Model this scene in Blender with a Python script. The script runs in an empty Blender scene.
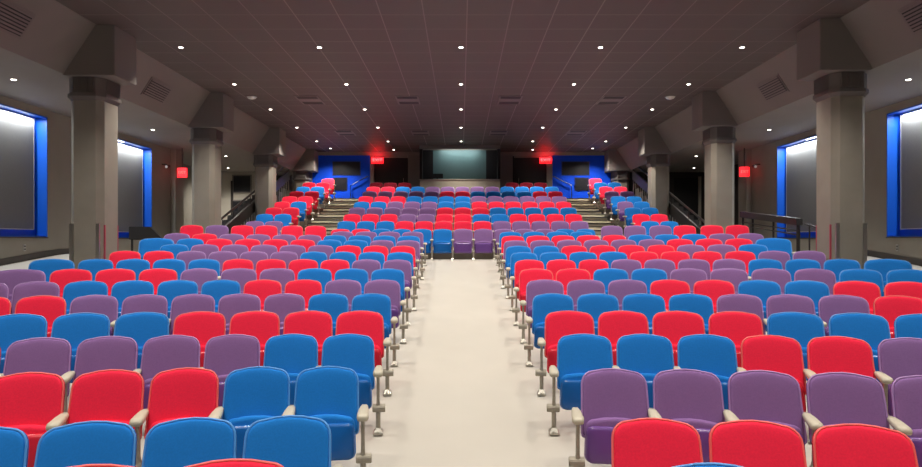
import bpy, bmesh, math, random
from mathutils import Vector, Matrix
random.seed(7)
PI = math.pi
COL = bpy.context.scene.collection
ZC = 1.954            # camera height above the floor by the stage
F = 640.0             # focal length in pixels at 922 wide
AX = 0.075            # centre line of the aisle
CC = 5.5              # the rows are arcs about a point this far behind the camera
CEIL = 3.70           # ceiling above the camera
SOFF = 2.86           # low side ceilings above the camera

# ------------------------------------------------------------------ materials
def mat(name, col, rough=0.6, metal=0.0, emit=None, estr=0.0, noise=0.0, nscale=40.0, bump=0.0, bscale=200.0, spec=0.5, sheen=0.0, coat=0.0):
    m = bpy.data.materials.new(name); m.use_nodes = True
    nt = m.node_tree; b = nt.nodes['Principled BSDF']
    b.inputs['Base Color'].default_value = (*col, 1); b.inputs['Roughness'].default_value = rough
    b.inputs['Metallic'].default_value = metal; b.inputs['Specular IOR Level'].default_value = spec
    b.inputs['Sheen Weight'].default_value = sheen; b.inputs['Coat Weight'].default_value = coat
    if emit:
        b.inputs['Emission Color'].default_value = (*emit, 1); b.inputs['Emission Strength'].default_value = estr
    tc = nt.nodes.new('ShaderNodeTexCoord')
    if noise > 0:
        n = nt.nodes.new('ShaderNodeTexNoise'); n.inputs['Scale'].default_value = nscale; n.inputs['Detail'].default_value = 4
        nt.links.new(tc.outputs['Object'], n.inputs['Vector'])
        r = nt.nodes.new('ShaderNodeValToRGB')
        r.color_ramp.elements[0].position = .3; r.color_ramp.elements[1].position = .7
        r.color_ramp.elements[0].color = (*[c * (1 - noise) for c in col], 1)
        r.color_ramp.elements[1].color = (*[min(1, c * (1 + noise)) for c in col], 1)
        nt.links.new(n.outputs['Fac'], r.inputs['Fac']); nt.links.new(r.outputs['Color'], b.inputs['Base Color'])
    if bump > 0:
        n2 = nt.nodes.new('ShaderNodeTexNoise'); n2.inputs['Scale'].default_value = bscale
        nt.links.new(tc.outputs['Object'], n2.inputs['Vector'])
        bp = nt.nodes.new('ShaderNodeBump'); bp.inputs['Strength'].default_value = bump; bp.inputs['Distance'].default_value = .004
        nt.links.new(n2.outputs['Fac'], bp.inputs['Height']); nt.links.new(bp.outputs['Normal'], b.inputs['Normal'])
    return m

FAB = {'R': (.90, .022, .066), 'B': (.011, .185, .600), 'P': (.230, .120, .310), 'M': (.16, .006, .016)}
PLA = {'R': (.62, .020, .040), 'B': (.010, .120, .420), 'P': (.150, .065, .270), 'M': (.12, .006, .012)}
RIM_LIT = {'R': (.85, .130, .120), 'B': (.075, .300, .720), 'P': (.380, .220, .500), 'M': (.20, .012, .02)}  # paler than the fabric: overhead light on the seat edges put into the colour
CNAME = {'R': 'red', 'B': 'blue', 'P': 'purple', 'M': 'dark_red'}  # M is a darker red than R, for the seats by the booth
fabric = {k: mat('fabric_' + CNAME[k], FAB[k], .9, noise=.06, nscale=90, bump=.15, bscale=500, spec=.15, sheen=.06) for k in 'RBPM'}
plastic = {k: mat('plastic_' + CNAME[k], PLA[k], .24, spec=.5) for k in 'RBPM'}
lit_rim = {k: mat('lit_rim_' + CNAME[k], RIM_LIT[k], .45) for k in 'RBPM'}
M_arm = mat('arm_beige', (.50, .46, .36), .45)
M_metal = mat('stanchion_metal', (.34, .31, .25), .45, .35, noise=.08)
M_bolt = mat('bolt_metal', (.5, .48, .42), .35, .8)
M_floor = mat('floor_sealed_concrete', (.475, .447, .395), .42, noise=.03, nscale=1.6, spec=.4)
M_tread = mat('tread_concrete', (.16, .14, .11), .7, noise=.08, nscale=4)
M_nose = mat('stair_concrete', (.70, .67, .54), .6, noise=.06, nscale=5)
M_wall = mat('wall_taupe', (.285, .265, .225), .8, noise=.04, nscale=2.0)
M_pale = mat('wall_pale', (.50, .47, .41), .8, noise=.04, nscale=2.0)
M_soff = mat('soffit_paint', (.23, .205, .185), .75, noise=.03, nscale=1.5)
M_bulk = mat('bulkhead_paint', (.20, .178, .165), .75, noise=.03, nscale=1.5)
M_colm = mat('column_paint', (.29, .265, .22), .7, noise=.05, nscale=3)
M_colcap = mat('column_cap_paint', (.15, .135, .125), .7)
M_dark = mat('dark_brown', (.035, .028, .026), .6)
M_black = mat('matt_black', (.008, .008, .009), .6)
M_rail = mat('rail_black', (.022, .019, .018), .4)
M_steel = mat('brushed_steel', (.62, .60, .57), .28, .9, noise=.05, nscale=80)
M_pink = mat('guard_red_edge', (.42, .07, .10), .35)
M_blue = mat('blue_paint', (.003, .095, .55), .45)
M_bluewall = mat('entrance_blue', (.0015, .07, .75), .6, spec=.2)
M_panel = mat('acoustic_panel', (.15, .148, .142), .9, noise=.06, nscale=60)
M_trimg = mat('panel_trim', (.42, .42, .40), .4, .3)
M_white = mat('white_plastic', (.75, .74, .70), .4)
M_lamp = mat('lamp_lens', (.9, .9, .85), .3, emit=(1, .93, .82), estr=7)
M_strip = mat('strip_lens', (.9, .9, .9), .3, emit=(.93, .97, 1), estr=4)
M_exit = mat('exit_red', (.6, .02, .02), .4, emit=(1, .012, .02), estr=1.15)
M_exitl = mat('exit_letter', (.9, .3, .25), .4, emit=(1, .05, .035), estr=1.7)
M_board = mat('projection_board', (.11, .185, .18), .5, noise=.05, nscale=2)
M_desk = mat('desk_front', (.36, .32, .25), .6, noise=.05, nscale=4)
M_curt = mat('dark_curtain', (.020, .016, .016), .9)
M_tape = mat('dark_window', (.012, .013, .018), .35)
M_base = mat('baseboard_dark', (.06, .055, .05), .5)
M_vent = mat('vent_grey', (.17, .15, .14), .5)
M_ventd = mat('vent_dark', (.02, .017, .017), .6)

def ceiling_mat():
    m = bpy.data.materials.new('ceiling_tiles'); m.use_nodes = True
    nt = m.node_tree; N = nt.nodes; L = nt.links; b = N['Principled BSDF']
    tc = N.new('ShaderNodeTexCoord'); sx = N.new('ShaderNodeSeparateXYZ'); L.new(tc.outputs['Object'], sx.inputs[0])
    def mth(op, a, v=None, w=None):
        n = N.new('ShaderNodeMath'); n.operation = op
        for i, q in enumerate((a, v, w)):
            if q is None: continue
            if isinstance(q, (int, float)): n.inputs[i].default_value = q
            else: L.new(q, n.inputs[i])
        return n.outputs[0]
    def lines(o, step, off, wd):
        t = mth('ADD', mth('DIVIDE', o, step), off)
        fr = mth('FRACT', t); d = mth('ABSOLUTE', mth('SUBTRACT', fr, .5))
        return mth('GREATER_THAN', d, .5 - wd / step / 2)
    a = lines(sx.outputs[0], .705, .5 + .36, .018); c = lines(sx.outputs[1], .705, .15, .016)
    g = mth('MAXIMUM', a, c)
    n = N.new('ShaderNodeTexNoise'); n.inputs['Scale'].default_value = 90; L.new(tc.outputs['Object'], n.inputs['Vector'])
    mx = N.new('ShaderNodeMix'); mx.data_type = 'RGBA'
    mx.inputs[6].default_value = (.102, .080, .075, 1); mx.inputs[7].default_value = (.20, .17, .145, 1)
    L.new(g, mx.inputs[0]); L.new(mx.outputs[2], b.inputs['Base Color'])
    rg = mth('SUBTRACT', .62, mth('MULTIPLY', g, .3)); L.new(rg, b.inputs['Roughness'])
    L.new(mth('MULTIPLY', g, .6), b.inputs['Metallic'])
    bp = N.new('ShaderNodeBump'); bp.inputs['Strength'].default_value = .15; bp.inputs['Distance'].default_value = .01
    L.new(n.outputs['Fac'], bp.inputs['Height']); L.new(bp.outputs['Normal'], b.inputs['Normal'])
    return m
M_ceil = ceiling_mat()

# ------------------------------------------------------------------ mesh helpers
def box(bm, x0, x1, y0, y1, z0, z1):
    vs = [bm.verts.new((x, y, z)) for x in (x0, x1) for y in (y0, y1) for z in (z0, z1)]
    for f in ((0, 1, 3, 2), (4, 6, 7, 5), (0, 4, 5, 1), (2, 3, 7, 6), (0, 2, 6, 4), (1, 5, 7, 3)):
        bm.faces.new([vs[i] for i in f])
def prism(bm, a, b):
    """two matching rings of points closed into a solid"""
    A = [bm.verts.new(p) for p in a]; B = [bm.verts.new(p) for p in b]; n = len(a)
    for i in range(n): bm.faces.new((A[i], A[(i + 1) % n], B[(i + 1) % n], B[i]))
    bm.faces.new(A[::-1]); bm.faces.new(B)
def rings(bm, rs, cap=True):
    R = [[bm.verts.new(p) for p in r] for r in rs]; n = len(rs[0])
    for a, b in zip(R, R[1:]):
        for i in range(n): bm.faces.new((a[i], a[(i + 1) % n], b[(i + 1) % n], b[i]))
    if cap: bm.faces.new(R[0][::-1]); bm.faces.new(R[-1])
def tube(bm, pts, r, n=8, closed=False):
    pts = [Vector(p) for p in pts]; rs = []
    for i, p in enumerate(pts):
        if closed: d = pts[(i + 1) % len(pts)] - pts[i - 1]
        else: d = pts[min(i + 1, len(pts) - 1)] - pts[max(i - 1, 0)]
        d.normalize(); u = d.cross(Vector((0, 0, 1)))
        if u.length < .05: u = d.cross(Vector((0, 1, 0)))
        u.normalize(); w = d.cross(u)
        rs.append([p + r * (math.cos(2 * PI * k / n) * u + math.sin(2 * PI * k / n) * w) for k in range(n)])
    if closed: rs.append(rs[0]); rings(bm, rs, False); bmesh.ops.remove_doubles(bm, verts=bm.verts, dist=1e-6)
    else: rings(bm, rs)
def cyl(bm, c, ax, r, h, n=16):
    c = Vector(c); a = Vector(ax).normalized(); tube(bm, [c - a * h / 2, c + a * h / 2], r, n)
def mesh(name, bm, material, smooth=False, bevel=0.0, seg=2):
    if bevel > 0:
        bmesh.ops.bevel(bm, geom=list(bm.edges), offset=bevel, segments=seg, affect='EDGES', clamp_overlap=True)
    bmesh.ops.recalc_face_normals(bm, faces=bm.faces)
    me = bpy.data.meshes.new(name); bm.to_mesh(me); bm.free()
    for m in (material if isinstance(material, (list, tuple)) else [material]): me.materials.append(m)
    if smooth:
        for p in me.polygons: p.use_smooth = True
    return me
def link(name, me, parent=None, loc=(0, 0, 0), rotz=0):
    o = bpy.data.objects.new(name, me); COL.objects.link(o)
    if parent: o.parent = parent
    o.location = loc; o.rotation_euler = (0, 0, rotz)
    return o
def obj(name, bm, m, parent=None, smooth=False, bevel=0.0, seg=2):
    return link(name, mesh(name, bm, m, smooth, bevel, seg), parent)
def tag(o, label=None, cat=None, group=None, kind=None):
    for k, v in (('label', label), ('category', cat), ('group', group), ('kind', kind)):
        if v: o[k] = v
    return o
def thing(name, loc, label, cat, group=None, rotz=0):
    return tag(link(name, None, None, loc, rotz), label, cat, group)
def struct(name, bm, m, label=None, cat=None, parent=None, **kw):
    o = obj(name, bm, m, parent, **kw)
    if parent is None: tag(o, label, cat, None, 'structure')
    return o
def BM(): return bmesh.new()

ORD = ['first', 'second', 'third', 'fourth', 'fifth', 'sixth', 'seventh', 'eighth', 'ninth', 'tenth', 'eleventh', 'twelfth', 'thirteenth', 'fourteenth']

# ------------------------------------------------------------------ floor levels (camera at z = ZC; floor z in the room frame)
def fz(x, y):
    r = math.hypot(x - AX, y + CC) - CC
    t = min(max((abs(x) - 6.9) / 1.7, 0), 1); e = (t * t * (3 - 2 * t)) * .16 * min(1, max(0, (17.5 - y) / 3)) * min(1, max(0, (y - 4) / 4))
    return ZC - 2.373 + .112 * min(max(r, 3.74), 16.64) + (.009 + .011 * min(1, max(0, (7.5 - y) / 2.8))) * abs(x - AX) * min(1, max(0, (17.0 - y) / 3)) + e
TOP = ZC - 2.373 + .112 * 16.64           # level of the cross aisle and the lowest tier
D1, DP, TR = 17.06, .93, .243             # first straight row, row pitch, rise of a tier
def tier_y(k): return D1 + DP * (k - 1)
def tier_z(k): return TOP + TR * (k - 1)

# ------------------------------------------------------------------ seat meshes
def outline(wb, wt, h, rt, rb, crown=.012, n=5):
    """closed outline of a backrest, counter clockwise from the bottom left; u across, v up"""
    p = []
    def arc(cx, cy, r, a0, a1):
        for i in range(n + 1):
            a = a0 + (a1 - a0) * i / n; p.append((cx + r * math.cos(a), cy + r * math.sin(a)))
    arc(-wb / 2 + rb, rb, rb, PI, 1.5 * PI); arc(wb / 2 - rb, rb, rb, 1.5 * PI, 2 * PI)
    arc(wt / 2 - rt, h - rt, rt, 0, PI / 2)
    for i in range(1, 4):
        u = wt / 2 - rt - (wt - 2 * rt) * i / 4; p.append((u, h + crown * (1 - (2 * u / (wt - 2 * rt)) ** 2)))
    arc(-wt / 2 + rt, h - rt, rt, PI / 2, PI)
    return p
def inset(o, d):
    us = [q[0] for q in o]; vs = [q[1] for q in o]
    cu, cv = (min(us) + max(us)) / 2, (min(vs) + max(vs)) / 2; hu, hv = (max(us) - min(us)) / 2, (max(vs) - min(vs)) / 2
    return [(cu + (u - cu) * (1 - d / hu), cv + (v - cv) * (1 - d / hv)) for u, v in o]
RA = math.radians(19); SA, CA = math.sin(RA), math.cos(RA)
def bmap(u, v, w): return (u, .20 + v * SA - w * CA - .035 * (u / .25) ** 2 * (1 - .3 * v), .355 + v * CA + w * SA)
TB = math.radians(7); STB, CTB = math.sin(TB), math.cos(TB)
def cmap(u, v, w): return (u, .085 + v * STB - w * CTB, .185 + v * CTB + w * STB)
BO = outline(.530, .510, .478, .092, .03, .018)
def pad(o, seq, mp, name, m):
    bm = BM(); rings(bm, [[mp(u, v, w) for u, v in inset(o, d)] for d, w in seq])
    return mesh(name, bm, m, smooth=True)
def seat_meshes(k):
    d = {}
    d['backrest'] = pad(BO, [(.05, -.034), (.012, -.03), (-.004, -.02), (-.008, -.005), (-.006, .012), (.0, .016)], bmap, 'backrest', plastic[k])
    d['back_pad'] = pad(BO, [(.004, .01), (.004, .03), (.010, .041), (.022, .047), (.05, .052), (.11, .056), (.18, .058)], bmap, 'back_pad', fabric[k])
    bm = BM(); tube(bm, [bmap(u, v, .024) for u, v in inset(BO, -.002)], .0085, 6, True)
    d['lit_rim'] = mesh('lit_rim', bm, lit_rim[k], smooth=True)
    CO = outline(.50, .485, .312, .07, .05, .018); SO = outline(.495, .48, .270, .05, .06, .0)
    d['seat_cushion'] = pad(CO, [(.12, -.10), (.04, -.096), (.012, -.08), (.0, -.055), (.0, -.02), (.012, -.004), (.03, .0)], cmap, 'seat_cushion', fabric[k])
    d['seat_shell'] = pad(SO, [(.01, -.002), (.0, .012), (.003, .026), (.012, .036), (.03, .041), (.10, .044)], cmap, 'seat_shell', plastic[k])
    return d
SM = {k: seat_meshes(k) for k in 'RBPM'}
def arm_mesh():
    bm = BM(); rs = []
    for y, w, z0, z1 in ((-.085, .024, .522, .542), (-.074, .038, .512, .554), (-.03, .043, .512, .560), (.10, .038, .518, .562), (.20, .030, .526, .560), (.245, .024, .532, .556)):
        rs.append([(w * .75, y, z0), (w, y, z0 + .010), (w, y, z1 - .010), (w * .7, y, z1), (-w * .7, y, z1), (-w, y, z1 - .010), (-w, y, z0 + .010), (-w * .75, y, z0)])
    rings(bm, rs); return mesh('armrest', bm, M_arm, smooth=True)
ARM = arm_mesh()
def stanchion_mesh(s):
    bm = BM()
    rings(bm, [[(x * a, y * b, z) for x, y in ((1, 1), (.4, 1.3), (-.4, 1.3), (-1, 1), (-1, -1), (-.4, -1.3), (.4, -1.3), (1, -1))]
               for z, a, b in ((.522, .014, .030), (.46, .013, .020), (.28, .014, .018), (.22, .022, .024))])
    rings(bm, [[(.021 * math.cos(t * PI / 6), .021 * math.sin(t * PI / 6), z) for t in range(12)] for z in (.0, .23)])
    return mesh('stanchion', bm, M_metal, smooth=False, bevel=0)
STAN = stanchion_mesh(0)
def cap_mesh(s):
    bm = BM()
    if s: tube(bm, [(-.05 * s, 0, .222), (.055 * s, 0, .222), (.064 * s, 0, .222)], .038, 14)
    else: tube(bm, [(-.026, 0, .222), (.026, 0, .222)], .034, 14)
    return mesh('pivot_cap', bm, M_metal, bevel=.006, seg=2)
CAP = {s: cap_mesh(s) for s in (-1, 0, 1)}
def foot_mesh():
    bm = BM(); box(bm, -.045, .045, -.075, .075, 0, .014)
    rings(bm, [[(a * x, b * y, z) for x, y in ((1, 1), (-1, 1), (-1, -1), (1, -1))] for z, a, b in ((.012, .04, .05), (.05, .02, .024))])
    for y in (-.055, .055): cyl(bm, (0, y, .018), (0, 0, 1), .012, .012, 8)
    return mesh('foot_plate', bm, M_bolt, bevel=0)
FOOT = foot_mesh()

def seat_parts(color, side, last, sx, end):
    """(name, mesh, parent name, offset x, width scale) of one seat; side: where its own armrest stands (+1 right, -1 left), last: it has the second armrest too"""
    P = sx * .566
    out = [('backrest', SM[color]['backrest'], None, 0, sx), ('back_pad', SM[color]['back_pad'], 'backrest', 0, 1), ('lit_rim', SM[color]['lit_rim'], 'backrest', 0, 1),
           ('seat_cushion', SM[color]['seat_cushion'], None, 0, sx), ('seat_shell', SM[color]['seat_shell'], 'seat_cushion', 0, 1)]
    for s in ([side] + ([-side] if last else [])):
        q = P / 2 + (.028 if end and s == side else 0)
        cap = CAP[s] if (end and s == side) or (last and s == -side) else CAP[0]
        out += [('armrest', ARM, None, s * q, 1), ('stanchion', STAN, None, s * q, 1), ('foot_plate', FOOT, 'stanchion', 0, 1), ('pivot_cap', cap, 'stanchion', 0, 1)]
    return out

SEATS = []   # (dist, color, side, last, end, sx, loc, rotz, label, group)
def add_seat(color, side, last, end, sx, loc, rotz, label, group): SEATS.append((loc[1], color, side, last, end, sx, loc, rotz, label, group))

# rows of the two lower blocks: colours from the aisle outwards, seat centres read off the photograph at the two ends
# (radius of the row on the aisle, colours, offset of the first seat and pitch in metres along the arc, wider last seat)
def fit(px, Y, wide):
    Rb = Y + CC + .28; ph = []
    for p in px:
        k = (p - 461) / F; lo, hi = .5, 40
        for _ in range(50):
            t = (lo + hi) / 2
            if math.hypot(k * t - AX, t + CC) < Rb: lo = t
            else: hi = t
        ph.append(math.atan2(k * t - AX, t + CC))
    n = len(ph) - (1 if wide else 0)
    if n < 2: return ph, .0
    sxx = sum((i - (n - 1) / 2) ** 2 for i in range(n)); m = sum(ph[:n]) / n
    b = sum((i - (n - 1) / 2) * (ph[i] - m) for i in range(n)) / sxx
    return [m + b * (i - (n - 1) / 2) for i in range(len(ph))], b
YR = {1: 2.95, 2: 3.74}
for k in range(3, 15): YR[k] = 5.74 + 1.0 * (k - 4)
LEFT = {
 1: ('RR', [229, 85]), 2: ('BBBB', [292, 188, 83, -20]), 3: ('BBRRR', [329, 258, 183, 105, 30]),
 4: ('BBPPPPR', [352, 293, 231, 168, 103, 38, -26]), 5: ('RRRRBBB', [364, 308.5, 252, 197, 141, 81, 22]),
 6: ('BBPPPPPRR', [376, 331, 284, 237, 187.5, 141, 92, 42, -6]), 7: ('PPRRBBBBPP', [385, 344.5, 303, 262, 220, 175, 130, 84, 37, -9]),
 8: ('BBBPPPRRRP', [391, 352.5, 313.7, 275, 237, 197, 157.5, 117, 75, 30]),
 9: ('PPRRRRBBBBB', [398.5, 367, 335, 302.7, 270, 237, 203, 169, 134, 98, 58]),
 10: ('BBBBPPPPRR', [402, 372.5, 342.5, 312, 283, 253, 222, 191, 160, 127]),
 11: ('RRRPPPPPB', [405, 377, 348, 319, 290.5, 262, 234.5, 206, 177]),
 12: ('PPBBRRRRBB', [408, 383, 356, 329, 302, 275, 247, 219, 192, 161]),
 13: ('BBBBPPPPRP', [411, 384, 358, 334, 310, 284, 258, 232, 206, 177]),
 14: ('PPPP', [413, 389, 366, 343])}
RIGHT = {
 1: ('B', [718]), 2: ('RRRR', [653, 757, 868, 976]), 3: ('PPPPP', [612.6, 687, 765, 846, 930]),
 4: ('BBBRRP', [583, 645, 707, 772, 838.6, 911]), 5: ('RRRRBBB', [568, 622.5, 678, 737, 796.5, 859, 923]),
 6: ('BBBBPPPR', [552, 598, 644, 691, 738.6, 790.4, 843.6, 899]), 7: ('PPPRRBBRR', [543, 585, 627.6, 671, 715, 761, 808, 856, 905]),
 8: ('RRBBPPPPBB', [535, 573, 611, 649.5, 688.5, 730, 771, 815, 860.7, 907]),
 9: ('RRRPPPPBBBB', [528, 561, 593.6, 626.6, 660.5, 694.6, 729.6, 765.5, 802.7, 839.5, 881.5]),
 10: ('BBBBRRRRPP', [524, 553, 583, 613, 644, 675.5, 708, 740, 773, 809]),
 11: ('BBRRRRPPB', [518.7, 546.5, 574, 603, 630.6, 660, 691, 721, 754]),
 12: ('PPPPPPRRRB', [516, 542, 569, 596, 623.5, 652, 680.5, 709, 738, 770.7]),
 13: ('RRRRRBBBPP', [513, 538, 563, 589, 614, 640, 665.5, 694, 722, 751]),
 14: ('BBBB', [510, 534, 558, 581])}
WIDE = {(-1, 8), (-1, 9), (-1, 12), (1, 9), (1, 12)}
for s, block, bn in ((-1, LEFT, 'left'), (1, RIGHT, 'right')):
    for k, (cs, px) in block.items():
        wide = (s, k) in WIDE
        yr = YR[k] - (.06 if s > 0 and k < 4 else 0)
        phs, b = fit(px, yr, wide); R = yr + CC
        pitch = abs(b) * (R + .1) if b else .60
        for i, (c, ph) in enumerate(zip(cs, phs)):
            sx = pitch / .566
            if wide and i == len(cs) - 1: ph = phs[i - 1] + b * 1.12; sx *= 1.24
            x, y = AX + R * math.sin(ph), R * math.cos(ph) - CC
            lab = '%s tip-up seat, %s from the aisle, %s row from the front, %s block' % (CNAME[c], ORD[i], ORD[k - 1], bn)
            add_seat(c, -s, i == len(cs) - 1, i == 0, sx, (x, y, fz(x, y)), -ph, lab, 'tip-up seats of the %s lower block' % bn)

# raised row on the cross aisle, outside the last short rows: seats in pairs on low platforms
PLAT = .05
YX = 15.74
for s, cs, px, bn in ((-1, 'RRRRPR', [316.5, 291.5, 266, 243, 216, 193], 'left'), (1, 'PPPRRR', [612, 634.5, 660.6, 684.5, 712, 737], 'right')):
    R = YX + CC; pts = []
    for j in range(3):
        pr, b = fit(px[2 * j:2 * j + 2], YX, False); ph0 = sum(pr) / 2; dph = .55 / (R + .1)
        zb = fz(AX + R * math.sin(ph0), R * math.cos(ph0) - CC)
        cx, cy = AX + R * math.sin(ph0), R * math.cos(ph0) - CC
        pm = link('seat_platform', None, None, (cx, cy, zb), -ph0)
        bm = BM(); box(bm, -.56, .56, -.14, .52, 0.0, TOP + PLAT - zb)
        pm = obj('seat_platform', bm, M_base, None, bevel=.01) if False else None
        for i in range(2):
            ph = ph0 + s * (i - .5) * dph
            x, y = AX + R * math.sin(ph), R * math.cos(ph) - CC; c = cs[2 * j + i]
            lab = '%s tip-up seat on a platform, %s from the centre, %s cross aisle' % (CNAME[c], ORD[2 * j + i], bn)
            add_seat(c, -s, i == 1, i == 0, .55 / .566, (x, y, TOP + PLAT), -ph, lab, 'paired platform seats on the cross aisle')
        pts.append((bm, cx, cy, zb, ph0, ORD[j], bn))
    for bm, cx, cy, zb, ph0, o_, bn in pts:
        p = obj('seat_platform', bm, M_base); p.location = (cx, cy, zb); p.rotation_euler = (0, 0, -ph0)
        tag(p, 'low dark platform under the %s seat pair from the centre, %s cross aisle' % (o_, bn), 'platform', 'platforms of the paired seats')
for o in [o for o in bpy.data.objects if o.name.startswith('seat_platform') and o.type == 'EMPTY']: bpy.data.objects.remove(o)

# straight upper rows
CENT = {1: 'RRBBBBPPPPPBB', 2: 'BBBRRRRRPPPPP', 3: 'RRRPPRRBBRRRR', 4: 'PPPPPRRRBBBBB', 5: 'BBPPPBBRRRRRR', 6: 'RRRBBBBPPPPPP', 7: 'PPPPPRRBBBBRR', 8: 'RRBBPPPPPBBBB'}
CEN_P = .5535
for k, cs in CENT.items():
    for i, c in enumerate(cs):
        x = AX - .02 + (i - 6) * CEN_P
        lab = '%s tip-up seat, %s from the left, %s row up in the upper centre block' % (CNAME[c], ORD[i], ORD[k - 1])
        add_seat(c, -1, i == 12, i == 0 , CEN_P / .566, (x, tier_y(k), tier_z(k)), 0, lab, 'tip-up seats of the upper centre block')
for xs in ((-3.28, -2.73, -2.18), (1.98, 2.53, 3.08)):
    for i, x in enumerate(xs): add_seat('M', -1, i == 2, i == 0, CEN_P / .566, (x, tier_y(9), tier_z(9)), 0, 'maroon tip-up seat in the row by the projection booth', 'seats by the booth')
SL = {2: 'PP', 3: 'BB', 4: 'RR', 5: 'BR', 6: 'RR', 7: 'RR', 8: 'BB', 9: 'RR', 10: 'R'}
SR = {2: 'BB', 3: 'RR', 4: 'BB', 5: 'PB', 6: 'BB', 7: 'PP', 8: 'RR', 9: 'BB', 10: 'R'}
for s, d, bn in ((-1, SL, 'left'), (1, SR, 'right')):
    for k, cs in d.items():
        for i, c in enumerate(cs):
            x = s * (5.37 + .545 * i) + .03
            lab = '%s tip-up seat, %s from the stairs, %s row up in the %s side section' % (CNAME[c], ORD[i], ORD[k - 2], bn)
            add_seat(c, -s, i == len(cs) - 1, i == 0, .98, (x, tier_y(k), tier_z(k)), 0, lab, 'tip-up seats of the %s side section' % bn)

SEATS.sort(key=lambda t: t[0])
NEAR, FAR = SEATS[:300], SEATS[300:]
for (_, c, side, last, end, sx, loc, rz, lab, grp) in NEAR:
    root = thing('tip_up_seat', loc, lab, 'theatre seat', grp, rz); made = {}
    for nm, me, par, ox, sc in seat_parts(c, side, last, sx, end):
        o = bpy.data.objects.new(nm, me); COL.objects.link(o); o.parent = made[par] if par else root
        o.location = (ox, 0, 0); o.scale = (sc, 1, 1); made[nm] = o
mats = []; bm = BM(); tmp = {}
for (_, c, side, last, end, sx, loc, rz, lab, grp) in FAR:
    T = Matrix.Translation(loc) @ Matrix.Rotation(rz, 4, 'Z'); base = {}
    for nm, me, par, ox, sc in seat_parts(c, side, last, sx, end):
        X = (base[par] if par else T) @ Matrix.Translation((ox, 0, 0)) @ Matrix.Diagonal((sc, 1, 1, 1)); base[nm] = X
        m = me.materials[0]
        if m not in mats: mats.append(m)
        n0 = len(bm.verts); f0 = len(bm.faces); bm.from_mesh(me); bm.verts.ensure_lookup_table(); bm.faces.ensure_lookup_table()
        for v in bm.verts[n0:]: v.co = X @ v.co
        for f in bm.faces[f0:]: f.material_index = mats.index(m)
me = bpy.data.meshes.new('distant_seats'); bm.to_mesh(me); bm.free()
for m in mats: me.materials.append(m)
tag(link('distant_seats', me), 'far upper rows of red, blue and purple tip-up seats below the projection booth', 'theatre seats', None, 'stuff')

# ------------------------------------------------------------------ floor, tiers, stairs
XW, XO, YB = 9.04, 10.3, 26.62
YF = -5.0
def grid_floor():
    bm = BM(); xs = [-XO + .01 + (2 * XO - .02) * i / 60 for i in range(61)]; ys = [YF + (YB + .2 - YF) * j / 110 for j in range(111)]
    V = [[bm.verts.new((x, y, fz(x, y))) for y in ys] for x in xs]
    for i in range(60):
        for j in range(110): bm.faces.new((V[i][j], V[i + 1][j], V[i + 1][j + 1], V[i][j + 1]))
    r = bmesh.ops.extrude_face_region(bm, geom=list(bm.faces))
    for v in r['geom']:
        if isinstance(v, bmesh.types.BMVert): v.co.z = -.8
    return bm
struct('floor', grid_floor(), M_floor)
TX = 6.25
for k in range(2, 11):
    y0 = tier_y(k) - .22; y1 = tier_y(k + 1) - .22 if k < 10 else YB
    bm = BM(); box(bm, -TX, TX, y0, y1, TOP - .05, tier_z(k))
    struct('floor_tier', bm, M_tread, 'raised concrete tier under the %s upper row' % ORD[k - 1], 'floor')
for s, bn in ((-1, 'left'), (1, 'right')):
    x0, x1 = sorted((s * 3.62, s * 5.02))
    st = thing('stair_flight', (0, 0, 0), 'pale concrete stairs between the upper centre block and the %s side section' % bn, 'stairs', 'stairs up the tiers')
    for k in range(2, 11):
        y0 = tier_y(k) - .22
        h2 = tier_z(k) - TR / 2; yn = y0 + DP - .46 if k < 10 else YB - .3
        bm = BM(); box(bm, x0, x1, y0 - .46, y0, tier_z(k - 1), h2); obj('step', bm, M_nose, st)
        bm = BM(); box(bm, x0, x1, y0 - .01, y0, h2, tier_z(k)); obj('riser', bm, M_nose, st)
        bm = BM(); box(bm, x0, x1, y0 - .49, y0 - .42, h2 - .03, h2 + .008); obj('edge_shade', bm, M_base, st)  # dark strip painted in for the shadow line at the step edge
        bm = BM(); box(bm, x0, x1, y0 - .03, y0 + .05, tier_z(k) - .03, tier_z(k) + .008); obj('edge_shade', bm, M_base, st)  # same painted shadow line along the tier edge

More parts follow.
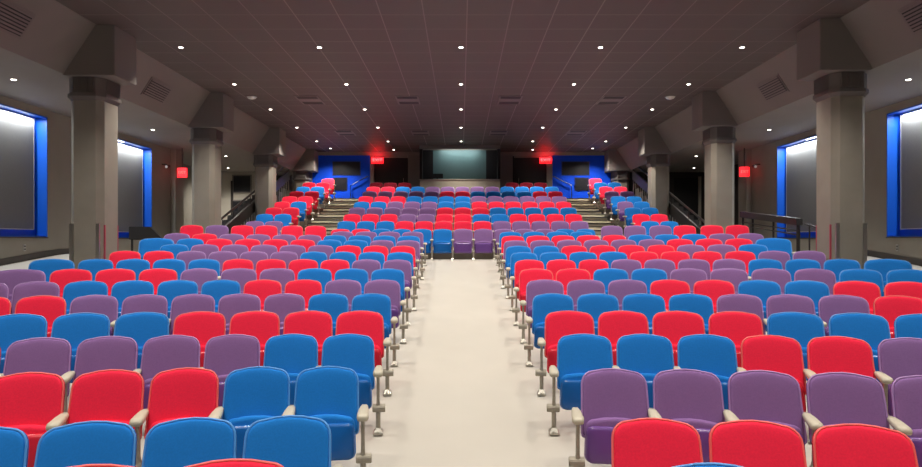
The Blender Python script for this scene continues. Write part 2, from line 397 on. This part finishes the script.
# ------------------------------------------------------------------ walls
def cz(h): return ZC + h
def wall_with_holes(xw, s, y0, y1, z0, z1, holes, th=.3):
    """a side wall at x = s*xw with rectangular niches cut right through its thickness"""
    bm = BM(); a, b = sorted((s * xw, s * (xw + th))); ys = [y0]
    for h in sorted(holes): ys += [h[0], h[1]]
    ys.append(y1)
    for i in range(len(ys) - 1):
        if i % 2 == 0: box(bm, a, b, ys[i], ys[i + 1], z0, z1)
        else:
            h = sorted(holes)[i // 2]; box(bm, a, b, ys[i], ys[i + 1], z0, h[2]); box(bm, a, b, ys[i], ys[i + 1], h[3], z1)
    return bm
NZ0, NZ1 = cz(.06), cz(2.70)
NICHE = [(4.9, 9.2), (10.1, 13.98), (14.85, 18.70)]
YS = 20.55
for s, bn in ((-1, 'left'), (1, 'right')):
    NS = [(a - (.40 if s > 0 else 0), b - (.40 if s > 0 else 0)) for a, b in NICHE]
    struct('wall_' + bn, wall_with_holes(XW, s, YF, YS, -.8, cz(SOFF), [(a, b, NZ0, NZ1) for a, b in NS]), M_wall)
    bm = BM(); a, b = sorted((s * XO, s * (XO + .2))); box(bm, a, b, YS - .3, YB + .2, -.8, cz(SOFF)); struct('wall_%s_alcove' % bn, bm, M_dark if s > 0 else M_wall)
    # baseboard following the sloping floor
    bm = BM(); n = 40
    for i in range(n):
        ya, yb = 4 + (YS - 4) * i / n, 4 + (YS - 4) * (i + 1) / n; xa, xb = s * XW, s * (XW - .02)
        za, zb = fz(xa, ya), fz(xa, yb)
        prism(bm, [(xa, ya, za), (xb, ya, za), (xb, ya, za + .13), (xa, ya, za + .13)], [(xa, yb, zb), (xb, yb, zb), (xb, yb, zb + .13), (xa, yb, zb + .13)])
    struct('baseboard_' + bn, bm, M_base)
    # pilaster at the end of the side wall
    bm = BM(); a, b = sorted((s * XW, s * (XW - .16))); box(bm, a, b, 19.9, 20.5, fz(s * XW, 20) - .02, cz(SOFF)); struct('trim_1' if s < 0 else 'trim_2', bm, M_colm, 'pale pilaster on the %s wall past the second niche' % bn, 'pilaster', bevel=.01)
    for j, (a, b) in enumerate(NS):
        if j == 0: continue
        pos = ('nearest' if j == 1 else 'far'); xo = s * XW; xi = s * (XW + .24)
        root = thing('wall_niche', (xo, (a + b) / 2, NZ0), '%s blue-lined lit niche with a grey panel in the %s wall' % (pos, bn), 'wall niche', 'lit blue wall niches')
        def bx(nm, xa, xb, ya, yb, za, zb, m):
            xa, xb = sorted((xa, xb)); bm = BM(); box(bm, xa - xo, xb - xo, ya - (a + b) / 2, yb - (a + b) / 2, za - NZ0, zb - NZ0); return obj(nm, bm, m, root)
        t = .025
        bx('reveal', xo - s * .01, xi, a, a + t, NZ0, NZ1, M_blue); bx('reveal', xo - s * .01, xi, b - t, b, NZ0, NZ1, M_blue)
        bx('sill', xo - s * .03, xi, a, b, NZ0, NZ0 + t, M_base)
        bx('reveal', xo, xi, a, b, NZ0 + t, NZ0 + 2 * t, M_blue); bx('head', xo - s * .01, xi, a, b, NZ1 - t, NZ1, M_blue)
        bx('back_board', xi, xi + s * .05, a, b, NZ0, NZ1, M_blue)
        p = bx('acoustic_panel', xi - s * .05, xi, a + .16, b - .16, NZ0 + .20, NZ1 - .06, M_panel)
        bm = BM(); xq0, xq1 = sorted((xi - s * .055 - xo, xi - xo)); yc = (a + b) / 2
        for (ya, yb, za, zb) in ((a + .14, b - .14, .18, .20), (a + .14, a + .16, .2, NZ1 - NZ0 - .06), (b - .16, b - .14, .2, NZ1 - NZ0 - .06)):
            box(bm, xq0, xq1, ya - yc, yb - yc, za, zb)
        obj('panel_trim', bm, M_trimg, root)
        bx('strip_lamp', xo + s * .05, xo + s * .10, (a + b) / 2 - .5, (a + b) / 2 + .5, NZ1 - t - .012, NZ1 - t, M_strip)
        L = bpy.data.lights.new('niche_light', 'AREA'); L.shape = 'RECTANGLE'; L.size = .05; L.size_y = b - a - .4; L.energy = 62; L.color = (.92, .97, 1)
        lo = bpy.data.objects.new('niche_light', L); COL.objects.link(lo); lo.parent = root
        lo.location = (s * .115, 0, NZ1 - NZ0 - .06); lo.rotation_euler = (0, s * -.12, 0)
    # outlet under the near niche
    r = thing('wall_outlet', (s * XW, 13.25, cz(-.14)), 'small pale outlet plate on the %s wall under the niche' % bn, 'outlet')
    bm = BM(); box(bm, -s * .012 if s > 0 else 0, 0 if s > 0 else .012, -.04, .04, -.07, .07); obj('plate', bm, M_trimg, r, bevel=.004)
    bm = BM(); x0, x1 = sorted((-s * .012, -s * .018))
    for z in (-.03, .03): box(bm, x0, x1, -.018, .018, z - .015, z + .015)
    obj('socket', bm, M_base, r)
    # wall camera
    r = thing('wall_mounted_camera', (s * XW, 19.35, cz(2.32)), 'small dark camera with a white front high on the %s wall' % bn, 'camera')
    bm = BM(); tube(bm, [(0, 0, 0), (-s * .12, 0, 0), (-s * .16, -.02, -.03)], .02); obj('bracket', bm, M_dark, r)
    bm = BM(); tube(bm, [(-s * .16, .1, -.05), (-s * .20, -.14, -.09)], .05, 12); obj('camera_body', bm, M_dark, r, bevel=.008)
    bm = BM(); tube(bm, [(-s * .20, -.14, -.09), (-s * .203, -.155, -.0925)], .04, 12); obj('lens_ring', bm, M_white, r)

# stage-end wall behind the camera
bm = BM(); box(bm, -XO - .2, XO + .2, YF - .2, YF, -.8, cz(CEIL) + .1); struct('wall_front', bm, M_curt)
# back wall with the door openings
bm = BM()
box(bm, -XO - .2, XO + .2, YB + .9, YB + 1.1, -.8, cz(CEIL) + .1)      # far side of the vestibules
struct('wall_back', bm, M_black)
LZ = cz(3.56)
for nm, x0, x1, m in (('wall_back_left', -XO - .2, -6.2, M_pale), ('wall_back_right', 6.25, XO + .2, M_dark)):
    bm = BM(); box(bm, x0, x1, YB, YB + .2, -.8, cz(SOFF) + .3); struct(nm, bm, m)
bm = BM(); box(bm, -6.3, 6.35, YB - .05, YB + .2, LZ, cz(CEIL)); struct('trim_3', bm, M_soff, 'pale lintel along the top of the back wall', 'lintel')
for i, (x0, x1) in enumerate(((-3.78, -3.62), (-2.2, -1.6), (1.55, 2.15), (3.57, 3.80))):
    bm = BM(); box(bm, x0, x1, YB - .03, YB + .2, tier_z(10) - .1, LZ); struct('trim_%d' % (i + 4), bm, M_bulk, 'taupe pier of the back wall, %s from the left' % ORD[i], 'pier')
bm = BM(); box(bm, -1.6, 1.55, YB, YB + .2, tier_z(10) - .1, LZ); struct('wall_back_centre', bm, M_dark)
for s, bn in ((-1, 'left'), (1, 'right')):
    bx0, bx1 = sorted((s * 3.78 + .0, s * 6.2 + .02))
    r = thing('entrance_wall', ((bx0 + bx1) / 2, YB, tier_z(10)), 'bright blue wall with two dark windows at the head of the %s stairs' % bn, 'blue wall')
    H = LZ - tier_z(10); w = (bx1 - bx0) / 2
    bm = BM(); box(bm, -w, w, 0, .2, 0, H); obj('wall_panel', bm, M_bluewall, r)
    def pxz(px, py): return ((px - 461) / F * YB - (bx0 + bx1) / 2, cz((241 - py) / F * YB) - tier_z(10))
    for (pa, pb, ya, yb) in ((333, 360, 162, 175), (333.5, 347, 178, 190.5)):
        if s > 0: pa, pb = 922 - pb, 922 - pa
        xa, z1 = pxz(pa, ya); xb, z0 = pxz(pb, yb)
        bm = BM(); box(bm, xa, xb, -.03, .0, z0, z1); wn = obj('window', bm, M_tape, r, bevel=.006)
        bm = BM(); box(bm, xa - .03, xb + .03, -.015, .0, z0 - .03, z1 + .03); obj('window_frame', bm, mat('frame_blue', (.003, .04, .34), .4), wn)
    bm = BM(); xa, za = pxz(351 if s < 0 else 571, 203); xb, zb = pxz(368 if s < 0 else 553, 183)
    q = xa; tube(bm, [(q, -.12, .02), (q, -.12, .62), (xb, -.12, 1.0)], .022)
    tube(bm, [(xb, -.12, 1.0), (xb, .0, 1.0)], .018); obj('handrail', bm, mat('rail_navy', (.003, .012, .06), .4), r)
    # door leaf in the dark doorway
    d0, d1 = sorted((s * 3.60, s * 2.22))
    bm = BM(); box(bm, d0, d1, YB + .1, YB + .15, tier_z(10), cz(3.47)); dd = struct('door_1' if s < 0 else 'door_2', bm, M_black)
    bm = BM(); tube(bm, [(s * 2.4, YB + .09, cz(2.3)), (s * 2.4, YB + .03, cz(2.3)), (s * 2.4, YB + .03, cz(2.6)), (s * 2.4, YB + .09, cz(2.6))], .012); struct('door_handle', bm, M_metal, parent=dd)
    bm = BM(); box(bm, d0, d1, YB + .0, YB + .2, cz(3.47), LZ); struct('trim_%d' % (8 + (s > 0)), bm, M_bulk, 'header over the dark %s rear doorway' % bn, 'door header')

def text_mesh(body, size, m, depth=.004):
    cu = bpy.data.curves.new('lettering', 'FONT'); cu.body = body; cu.size = size; cu.extrude = depth; cu.align_x = 'CENTER'; cu.align_y = 'CENTER'
    o = bpy.data.objects.new('lettering', cu); COL.objects.link(o)
    dg = bpy.context.evaluated_depsgraph_get(); me = bpy.data.meshes.new_from_object(o.evaluated_get(dg))
    bpy.data.objects.remove(o); me.materials.clear(); me.materials.append(m); return me
EXIT_ME = {}
def exit_sign(x, y, z, w, h, label, hang):
    r = thing('exit_sign', (x, y, z), label, 'exit sign', 'red exit signs')
    bm = BM(); box(bm, -w / 2, w / 2, -.03, .03, -h / 2, h / 2); obj('housing', bm, M_exit, r, bevel=.008)
    if w not in EXIT_ME: EXIT_ME[w] = text_mesh('EXIT', min(h * .8, w * .40), M_exitl)
    t = link('lettering', EXIT_ME[w], r, (0, -.034, 0)); t.rotation_euler = (PI / 2, 0, 0)
    bm = BM()
    if hang: tube(bm, [(0, 0, h / 2), (0, 0, hang)], .015)
    else: box(bm, -.05, .05, .03, .08, -.05, .05)
    obj('bracket', bm, M_dark, r)
    L = bpy.data.lights.new('exit_glow', 'AREA'); L.shape = 'RECTANGLE'; L.size = w; L.size_y = h; L.energy = .6 if hang else 9; L.color = (1, .03, .04)
    lo = bpy.data.objects.new('exit_glow', L); COL.objects.link(lo); lo.parent = r; lo.location = (0, -.05, .02); lo.rotation_euler = (PI / 2 + .5, 0, 0)
exit_sign(-3.46, YB - .11, cz(3.33), .50, .25, 'red lit exit sign on the back wall beside the left rear doorway', 0)
exit_sign(3.50, YB - .11, cz(3.33), .50, .25, 'red lit exit sign on the back wall beside the right rear doorway', 0)
exit_sign(-8.58, 19.7, cz(2.10), .30, .30, 'red lit exit sign hanging by the left wall past the second niche', SOFF - 2.10)
exit_sign(8.72, 19.7, cz(2.13), .30, .30, 'red lit exit sign hanging by the right wall past the second niche', SOFF - 2.13)

# left alcove end: windows in the pale wall; right alcove end: black doorway
for i, (pa, pb, ya, yb, lab) in enumerate(((233.7, 250.6, 176, 192, 'dark window high in the pale wall behind the left railing'), (233, 250, 201, 214, 'dark window low in the pale wall behind the left railing'), (275, 291, 176, 190, 'dark window in the pale wall behind the upper left railing'))):
    xa, xb = (pa - 461) / F * YB, (pb - 461) / F * YB; z1, z0 = cz((241 - ya) / F * YB), cz((241 - yb) / F * YB)
    bm = BM(); box(bm, xa, xb, YB - .03, YB, z0, z1); wn = struct('window_%d' % (i + 1), bm, M_tape, lab, 'window')
    bm = BM()
    for (a, b, c, d) in ((xa - .05, xb + .05, z1, z1 + .05), (xa - .05, xb + .05, z0 - .05, z0), (xa - .05, xa, z0, z1), (xb, xb + .05, z0, z1)): box(bm, a, b, YB - .05, YB, c, d)
    struct('window_frame', bm, M_bulk, parent=wn)
bm = BM(); box(bm, -9.55, -9.47, YB - .08, YB, fz(-9, YB), cz(2.5)); struct('trim_11', bm, M_dark, 'narrow dark post on the pale wall at the end of the left aisle', 'post')
bm = BM(); box(bm, 8.85, 9.85, YB - .02, YB + .0, fz(9, YB), cz(2.62)); dd = struct('door_3', bm, M_black)
bm = BM(); box(bm, 8.95, 9.0, YB - .09, YB - .02, cz(.75), cz(1.0)); struct('door_handle', bm, M_metal, parent=dd)
bm = BM(); box(bm, 9.86, 9.97, YB - .06, YB, fz(9, YB), cz(2.68)); struct('trim_12', bm, M_pale, 'pale jamb beside the black doorway at the end of the right aisle', 'jamb')

# ------------------------------------------------------------------ ceiling, bulkheads, soffits
bm = BM(); box(bm, -6.25, 6.3, YF - .2, YB + 1.1, cz(CEIL), cz(CEIL) + .1); struct('ceiling', bm, M_ceil)
XB0, XB1 = 6.25, 6.80
for s, bn in ((-1, 'left'), (1, 'right')):
    o_ = .04 if s > 0 else 0
    pr = [(s * XB0 + o_, cz(CEIL)), (s * XB1 + o_, cz(SOFF)), (s * (XO + .2), cz(SOFF)), (s * (XO + .2), cz(SOFF) + .1), (s * XB1 + s * .1 + o_, cz(SOFF) + .1), (s * XB0 + s * .15 + o_, cz(CEIL) + .1)]
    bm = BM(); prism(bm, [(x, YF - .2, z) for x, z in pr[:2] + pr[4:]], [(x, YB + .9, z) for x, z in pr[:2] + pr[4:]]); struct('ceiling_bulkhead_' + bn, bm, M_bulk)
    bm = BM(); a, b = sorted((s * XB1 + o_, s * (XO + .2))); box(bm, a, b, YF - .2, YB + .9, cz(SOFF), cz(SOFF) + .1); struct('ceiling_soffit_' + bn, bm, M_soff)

# ------------------------------------------------------------------ columns
def column(s, y, k, bn):
    xi = 6.22 if s < 0 else 6.26; xo = xi + .58; y0, y1 = y + .12, y + .75
    lab = 'taupe column with a flared head, %s along the %s side' % (ORD[k], bn)
    zf = min(fz(s * xi, y0), fz(s * xo, y0), fz(s * xi, y1)) - .05 if k < 2 else TOP - .1
    def pts(e, ch, z): 
        a, b, c, d = xi - e, xo + e, y0 - e, y1 + e
        P = [(a + ch, c), (b - ch, c), (b, c + ch), (b, d - ch), (b - ch, d), (a + ch, d), (a, d - ch), (a, c + ch)]
        return [(s * x, yy, z) for x, yy in P]
    bm = BM(); rings(bm, [pts(0, .10, zf), pts(0, .10, cz(2.45))]); o = struct('column', bm, M_colm, lab, 'column')
    # ribbed collar
    bm = BM(); rings(bm, [pts(-.01, .10, cz(2.42)), pts(.05, .12, cz(2.50)), pts(.05, .12, cz(2.56)), pts(.03, .12, cz(2.565)), pts(.03, .12, cz(2.83))])
    for i in range(13):
        t = xi + .11 + (xo - xi - .22) * i / 12; a, b = sorted((s * t - .008, s * t + .008)); box(bm, a, b, y0 - .045, y0 - .02, cz(2.58), cz(2.82))
        t = y0 + .12 + .41 * i / 12; a, b = sorted((s * (xi - .045), s * (xi - .02))); box(bm, a, b, t - .008, t + .008, cz(2.58), cz(2.82))
    struct('collar', bm, M_colcap, parent=o)
    # head: flares from the collar to the bulkhead
    a = 5.93 if s < 0 else 5.96
    prof = [(a, CEIL), (a, SOFF - .02), (6.80, SOFF - .02), (6.86, SOFF + .02), (6.30, CEIL)]
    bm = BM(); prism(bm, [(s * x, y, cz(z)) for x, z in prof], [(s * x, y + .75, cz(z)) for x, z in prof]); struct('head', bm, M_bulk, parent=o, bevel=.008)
    if k < 2:
        zg = max(fz(s * xi, y0), fz(s * xi, y1), fz(s * xo, y0)) + .02
        for x in (xi + .06, xo - .06):
            bm = BM(); q = sorted((s * x - .03, s * x + .03)); box(bm, q[0], q[1], y0 - .012, y0 + .01, zg - .1, cz(.30)); struct('corner_guard', bm, M_steel, parent=o)
        bm = BM(); q = sorted((s * (xi - .012), s * (xi + .01))); box(bm, q[0], q[1], y0 + .11, y1 - .11, zg - .1, cz(.28)); struct('side_guard', bm, M_colm, parent=o)
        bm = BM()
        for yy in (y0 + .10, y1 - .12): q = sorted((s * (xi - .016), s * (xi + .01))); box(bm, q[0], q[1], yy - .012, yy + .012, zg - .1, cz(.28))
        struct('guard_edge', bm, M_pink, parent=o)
for s, bn, ys in ((-1, 'left', (10.95, 15.95, 20.9, 25.85)), (1, 'right', (10.62, 15.8, 20.8, 25.85))):
    for k, y in enumerate(ys): column(s, y, k, bn)

# ------------------------------------------------------------------ ceiling fittings
SPOT_E = 230
def downlight(x, y, z, label, group, energy, r=.043, cone=1.85):
    t = thing('downlight', (x, y, z), label, 'downlight', group)
    bm = BM(); rs = []
    for rr, zz in ((r * 1.35, 0), (r * 1.35, -.012), (r, -.012), (r * .95, -.004)):
        rs.append([(rr * math.cos(2 * PI * i / 20), rr * math.sin(2 * PI * i / 20), zz) for i in range(20)])
    rings(bm, rs); obj('trim_ring', bm, M_vent, t)
    bm = BM(); cyl(bm, (0, 0, -.012), (0, 0, 1), r * .9, .012, 20); obj('lens', bm, M_lamp, t)
    L = bpy.data.lights.new('downlight_beam', 'SPOT'); L.energy = energy; L.spot_size = cone; L.spot_blend = .85; L.shadow_soft_size = .06; L.color = (1, .93, .83)
    lo = bpy.data.objects.new('downlight_beam', L); COL.objects.link(lo); lo.parent = t; lo.location = (0, 0, -.03)
ROWE = {-4: 1.05, -3: 1.05, -2: 1.2, -1: 1.45, 0: 1.5, 1: 1.45, 2: 1.4, 3: 1.35, 4: 1.1}
XS = (-5.34, -2.70, 0, 2.66, 5.36); PX = ('outer left', 'inner left', 'middle', 'inner right', 'outer right')
for j in range(-4, 5):
    y = 12.2 + 2.87 * j
    if y < YF + .5: continue
    for x, n in zip(XS, PX):
        downlight(x, y, cz(CEIL), '%s recessed downlight in the %s ceiling row' % (n, (ORD[j] + ' visible') if j >= 0 else ORD[-j - 1] + ' out-of-view near'), 'recessed ceiling downlights', SPOT_E * ROWE[j])
for x, n in ((-2.72, 'left'), (2.9, 'right')): downlight(x, 25.9, cz(CEIL), '%s recessed downlight right at the back wall by the booth' % n, 'recessed ceiling downlights', 8)
for x, n in ((-5.2, 'left'), (5.25, 'right')): downlight(x, 25.5, cz(CEIL), '%s recessed downlight right above the blue entrance wall' % n, 'recessed ceiling downlights', 330, cone=2.4)
for x, n in ((-9.1, 'left'), (9.1, 'right')): downlight(x, 25.0, cz(SOFF), 'added fill light brightening the %s end wall of the low side ceiling' % n, 'side ceiling downlights', 280 if x < 0 else 30, .043, cone=2.5)  # no known fitting here: lamps added to brighten the alcove end walls
for s, n in ((-1, 'left'), (1, 'right')):
    for j, y in enumerate((11.3, 16.4, 21.5)): downlight(s * 7.9, y, cz(SOFF), 'small downlight in the low %s side ceiling, %s from the front' % (n, ORD[j]), 'side ceiling downlights', 42, .043, cone=2.3)
    r = thing('smoke_detector', (s * 5.36, 16.4, cz(CEIL)), 'white domed detector on the %s of the ceiling between downlight rows' % n, 'smoke detector', 'ceiling detectors')
    bm = BM(); rings(bm, [[(a * math.cos(2 * PI * i / 20), a * math.sin(2 * PI * i / 20), z) for i in range(20)] for a, z in ((.12, 0), (.12, -.02), (.095, -.05), (.04, -.07))]); obj('dome', bm, M_white, r, smooth=True)
    bm = BM(); cyl(bm, (0, 0, -.004), (0, 0, 1), .145, .012, 20); obj('base_ring', bm, M_vent, r)
for yv, w in ((16.8, 'front'), (21.9, 'rear')):
    for x, n in ((-3.96, 'far left'), (-1.39, 'centre left'), (1.28, 'centre right'), (3.94, 'far right')):
        r = thing('ceiling_vent', (x, yv, cz(CEIL)), '%s dark slotted air diffuser of the %s ceiling row' % (n, w), 'vent', 'ceiling air diffusers')
        bm = BM()
        for (a, b, c, d) in ((-.3, .3, -.5, -.46), (-.3, .3, .46, .5), (-.3, -.26, -.46, .46), (.26, .3, -.46, .46)): box(bm, a, b, c, d, -.012, 0)
        obj('frame', bm, M_vent, r)
        for c in (-.30, .30):
            bm = BM(); box(bm, -.26, .26, c - .14, c + .14, -.006, 0); obj('slot', bm, M_ventd, r)
        bm = BM(); box(bm, -.26, .26, -.16, .16, -.010, 0); obj('centre_plate', bm, M_vent, r)
for s, yv, n in ((-1, 9.2, 'near left'), (-1, 13.8, 'far left'), (1, 9.0, 'near right'), (1, 13.55, 'far right')):
    dx, dz = XB1 - XB0, SOFF - CEIL; ln = math.hypot(dx, dz); ux, uz = dx / ln, dz / ln
    c = (s * (XB0 + dx * .55) + (.04 if s > 0 else 0), yv, cz(CEIL + dz * .55))
    r = thing('air_register', c, 'grey louvred air register on the sloping bulkhead, %s' % n, 'vent', 'bulkhead air registers')
    nx, nz = (s * uz, -ux)   # normal into the room
    def pl(a, b, h): return (s * ux * a + nx * h, b, uz * a + nz * h)
    def slab(bm, a0, a1, b0, b1, h0, h1): prism(bm, [pl(a, b, h0) for a, b in ((a0, b0), (a1, b0), (a1, b1), (a0, b1))], [pl(a, b, h1) for a, b in ((a0, b0), (a1, b0), (a1, b1), (a0, b1))])
    bm = BM(); slab(bm, -.22, .22, -.48, .48, 0, .012); obj('frame', bm, M_vent, r)
    bm = BM(); slab(bm, -.18, .18, -.44, .44, .012, .016); obj('core', bm, M_ventd, r)
    bm = BM()
    for i in range(7): slab(bm, -.18 + .052 * i, -.15 + .052 * i, -.44, .44, .016, .03)
    obj('louvre', bm, M_vent, r)

# ------------------------------------------------------------------ projection booth
YK = 24.62
r = thing('projection_booth', (0, YK, tier_z(9)), 'booth with a lit grey-green screen and pale front counter at the back wall', 'booth')
z9 = tier_z(9)
def rb(nm, x0, x1, y0, y1, z0, z1, m, par=r, bevel=0): bm = BM(); box(bm, x0, x1, y0 - YK, y1 - YK, z0 - z9, z1 - z9); return obj(nm, bm, m, par, bevel=bevel)
CT = cz(2.34)
rb('counter_front', -1.58, 1.50, YK, YK + .12, z9, CT, M_desk)
rb('counter_top', -1.60, 1.52, YK - .03, YK + .5, CT, CT + .04, M_desk, bevel=.008)
rb('side_panel', -1.60, -1.50, YK + .12, YB - .06, z9, cz(CEIL) - .01, M_curt); rb('side_panel', 1.42, 1.52, YK + .12, YB - .06, z9, cz(CEIL) - .01, M_curt)
rb('header', -1.60, 1.52, YK + .02, YK + .14, cz(3.555), cz(CEIL) - .005, M_bulk)
rb('curtain', -1.50, -1.10, YK + .62, YK + .70, CT - .3, cz(3.64), M_curt); rb('curtain', .99, 1.42, YK + .62, YK + .70, CT - .3, cz(3.64), M_curt)
sc_ = rb('screen', -1.10, .99, YK + .62, YK + .66, CT - .25, cz(3.63), M_board)
bm = BM(); tube(bm, [(-1.5, .6, cz(3.6) - z9), (1.42, .6, cz(3.6) - z9)], .02); obj('screen_rail', bm, M_metal, sc_)
rb('screen_lamp', -.62, .52, YK + .30, YK + .36, cz(3.62), cz(3.65), M_strip)
L = bpy.data.lights.new('screen_light', 'AREA'); L.shape = 'RECTANGLE'; L.size = 1.5; L.size_y = .06; L.energy = 6; L.color = (.85, .97, 1)
lo = bpy.data.objects.new('screen_light', L); COL.objects.link(lo); lo.parent = r; lo.location = (-.05, .30, cz(3.60) - z9); lo.rotation_euler = (.55, 0, 0)
m_ = thing('monitor', (-.92, YK + .30, CT + .04), 'dark monitor silhouette on the booth counter, before the screen', 'monitor')
bm = BM(); box(bm, -.22, .22, -.02, .02, .06, .24); obj('display', bm, M_black, m_, bevel=.006)
bm = BM(); box(bm, -.03, .03, -.015, .03, .0, .08); box(bm, -.1, .1, -.07, .07, 0, .012); obj('stand', bm, M_black, m_)

# ------------------------------------------------------------------ side stairs, railings
for s, bn in ((-1, 'left'), (1, 'right')):
    st = thing('side_stair', (s * 7.4, 18.2, TOP), 'dark side stairs climbing past the column, %s of the tiers' % bn, 'stairs')
    n = 15; y0 = 18.0; ry, rz_ = .50, .172
    for i in range(n):
        bm = BM(); box(bm, -.45, .42, y0 + ry * i - 18.2, y0 + ry * n - 18.2, rz_ * i, rz_ * (i + 1)); obj('step', bm, M_base, st)
    rl = thing('stair_railing', (s * 6.88, 18.2, TOP), 'black sloping stair railing with balusters behind the columns, %s side' % bn, 'railing')
    def zz(y): return .10 + (y - 18.0) * .345
    ya, yb = 17.75, 25.6
    bm = BM(); tube(bm, [(0, ya - 18.2, zz(ya) + .35), (0, ya - 18.2, zz(ya) + .92), (0, yb - 18.2, zz(yb) + .92)], .035); obj('handrail', bm, M_rail, rl)
    bm = BM(); prism(bm, [(-.03, ya - 18.2, zz(ya) + .25), (.03, ya - 18.2, zz(ya) + .25), (.03, ya - 18.2, zz(ya) + .62), (-.03, ya - 18.2, zz(ya) + .62)],
                     [(-.03, yb - 18.2, zz(yb) + .25), (.03, yb - 18.2, zz(yb) + .25), (.03, yb - 18.2, zz(yb) + .62), (-.03, yb - 18.2, zz(yb) + .62)]); obj('stringer', bm, M_rail, rl)
    for i in range(32):
        y = ya + .1 + (yb - ya - .2) * i / 31; bm = BM(); tube(bm, [(0, y - 18.2, max(0, zz(y) - .35)), (0, y - 18.2, zz(y) + .3)], .011, 6); obj('baluster', bm, M_metal, rl)
    for i in range(6):
        y = ya + (yb - ya) * i / 5; bm = BM(); tube(bm, [(0, y - 18.2, max(0, zz(y) - .35)), (0, y - 18.2, zz(y) + .92)], .02, 8); obj('post', bm, M_rail, rl)
# guard rail beside the right side aisle
rl = thing('guard_rail', (7.25, 15.1, 0), 'black guard rail with a flat top board between the columns, right side', 'railing')
def gz(y): return cz(.49 + (y - 13.75) * .098)
bm = BM(); prism(bm, [(x, 13.7 - 15.1, gz(13.7) + h) for x, h in ((-.07, 0), (.07, 0), (.07, -.15), (-.07, -.15))], [(x, 16.5 - 15.1, gz(16.5) + h) for x, h in ((-.07, 0), (.07, 0), (.07, -.15), (-.07, -.15))]); obj('top_board', bm, M_rail, rl, bevel=.01)
for h in (.27, .36):
    bm = BM(); tube(bm, [(0, 13.72 - 15.1, gz(13.72) - h), (0, 16.5 - 15.1, gz(16.5) - h)], .016); obj('lower_rail', bm, M_rail, rl)
for y in (13.76, 14.85, 15.9, 16.45):
    bm = BM(); tube(bm, [(0, y - 15.1, fz(7.25, y) - .02), (0, y - 15.1, gz(y) - .12)], .025 if y > 14 else .04); obj('post', bm, M_rail, rl)
rl = thing('guard_rail', (7.35, 12.9, 0), 'thin dark handrail running down to the near column, right side', 'railing')
bm = BM(); tube(bm, [(0, .75, cz(.36)), (0, -1.1, cz(.02))], .022); obj('handrail', bm, M_rail, rl)
for y in (13.5, 12.3):
    bm = BM(); tube(bm, [(0, y - 12.9, fz(7.35, y) - .02), (0, y - 12.9, cz(.36 - (13.65 - y) * .184))], .018); obj('post', bm, M_rail, rl)
# left counterpart: solid dark sloped guard
r = thing('aisle_barrier', (-7.0, 14.4, 0), 'solid dark guard with a sloping end beyond the near column, left side', 'guard')
zt = cz(.32); zb = fz(-7.0, 14.3) - .03
bm = BM(); P = [(-.45, zt), (.02, zt), (.32, cz(.03)), (-.45, cz(.03))]
prism(bm, [(x, -.05, z) for x, z in P], [(x, .05, z) for x, z in P]); obj('panel', bm, M_rail, r, bevel=.008)
for x in (-.4, .26):
    bm = BM(); tube(bm, [(x, 0, zb), (x, 0, cz(.06))], .025); obj('post', bm, M_rail, r)

# ------------------------------------------------------------------ camera, world, view
w = bpy.data.worlds.new('world'); bpy.context.scene.world = w; w.use_nodes = True
w.node_tree.nodes['Background'].inputs['Color'].default_value = (.02, .02, .02, 1); w.node_tree.nodes['Background'].inputs['Strength'].default_value = .2
cam = bpy.data.cameras.new('camera'); cam.sensor_width = 36; cam.lens = F / 922 * 36; cam.shift_y = 7.5 / 922; cam.clip_start = .05
co = bpy.data.objects.new('camera', cam); COL.objects.link(co); co.location = (0, 0, ZC); co.rotation_euler = (PI / 2, 0, 0)
sc = bpy.context.scene; sc.camera = co
sc.view_settings.view_transform = 'Standard'; sc.view_settings.look = 'None'; sc.view_settings.gamma = 1; sc.view_settings.exposure = .58
sc.view_settings.use_curve_mapping = False
sc.cycles.use_denoising = True; sc.cycles.max_bounces = 6
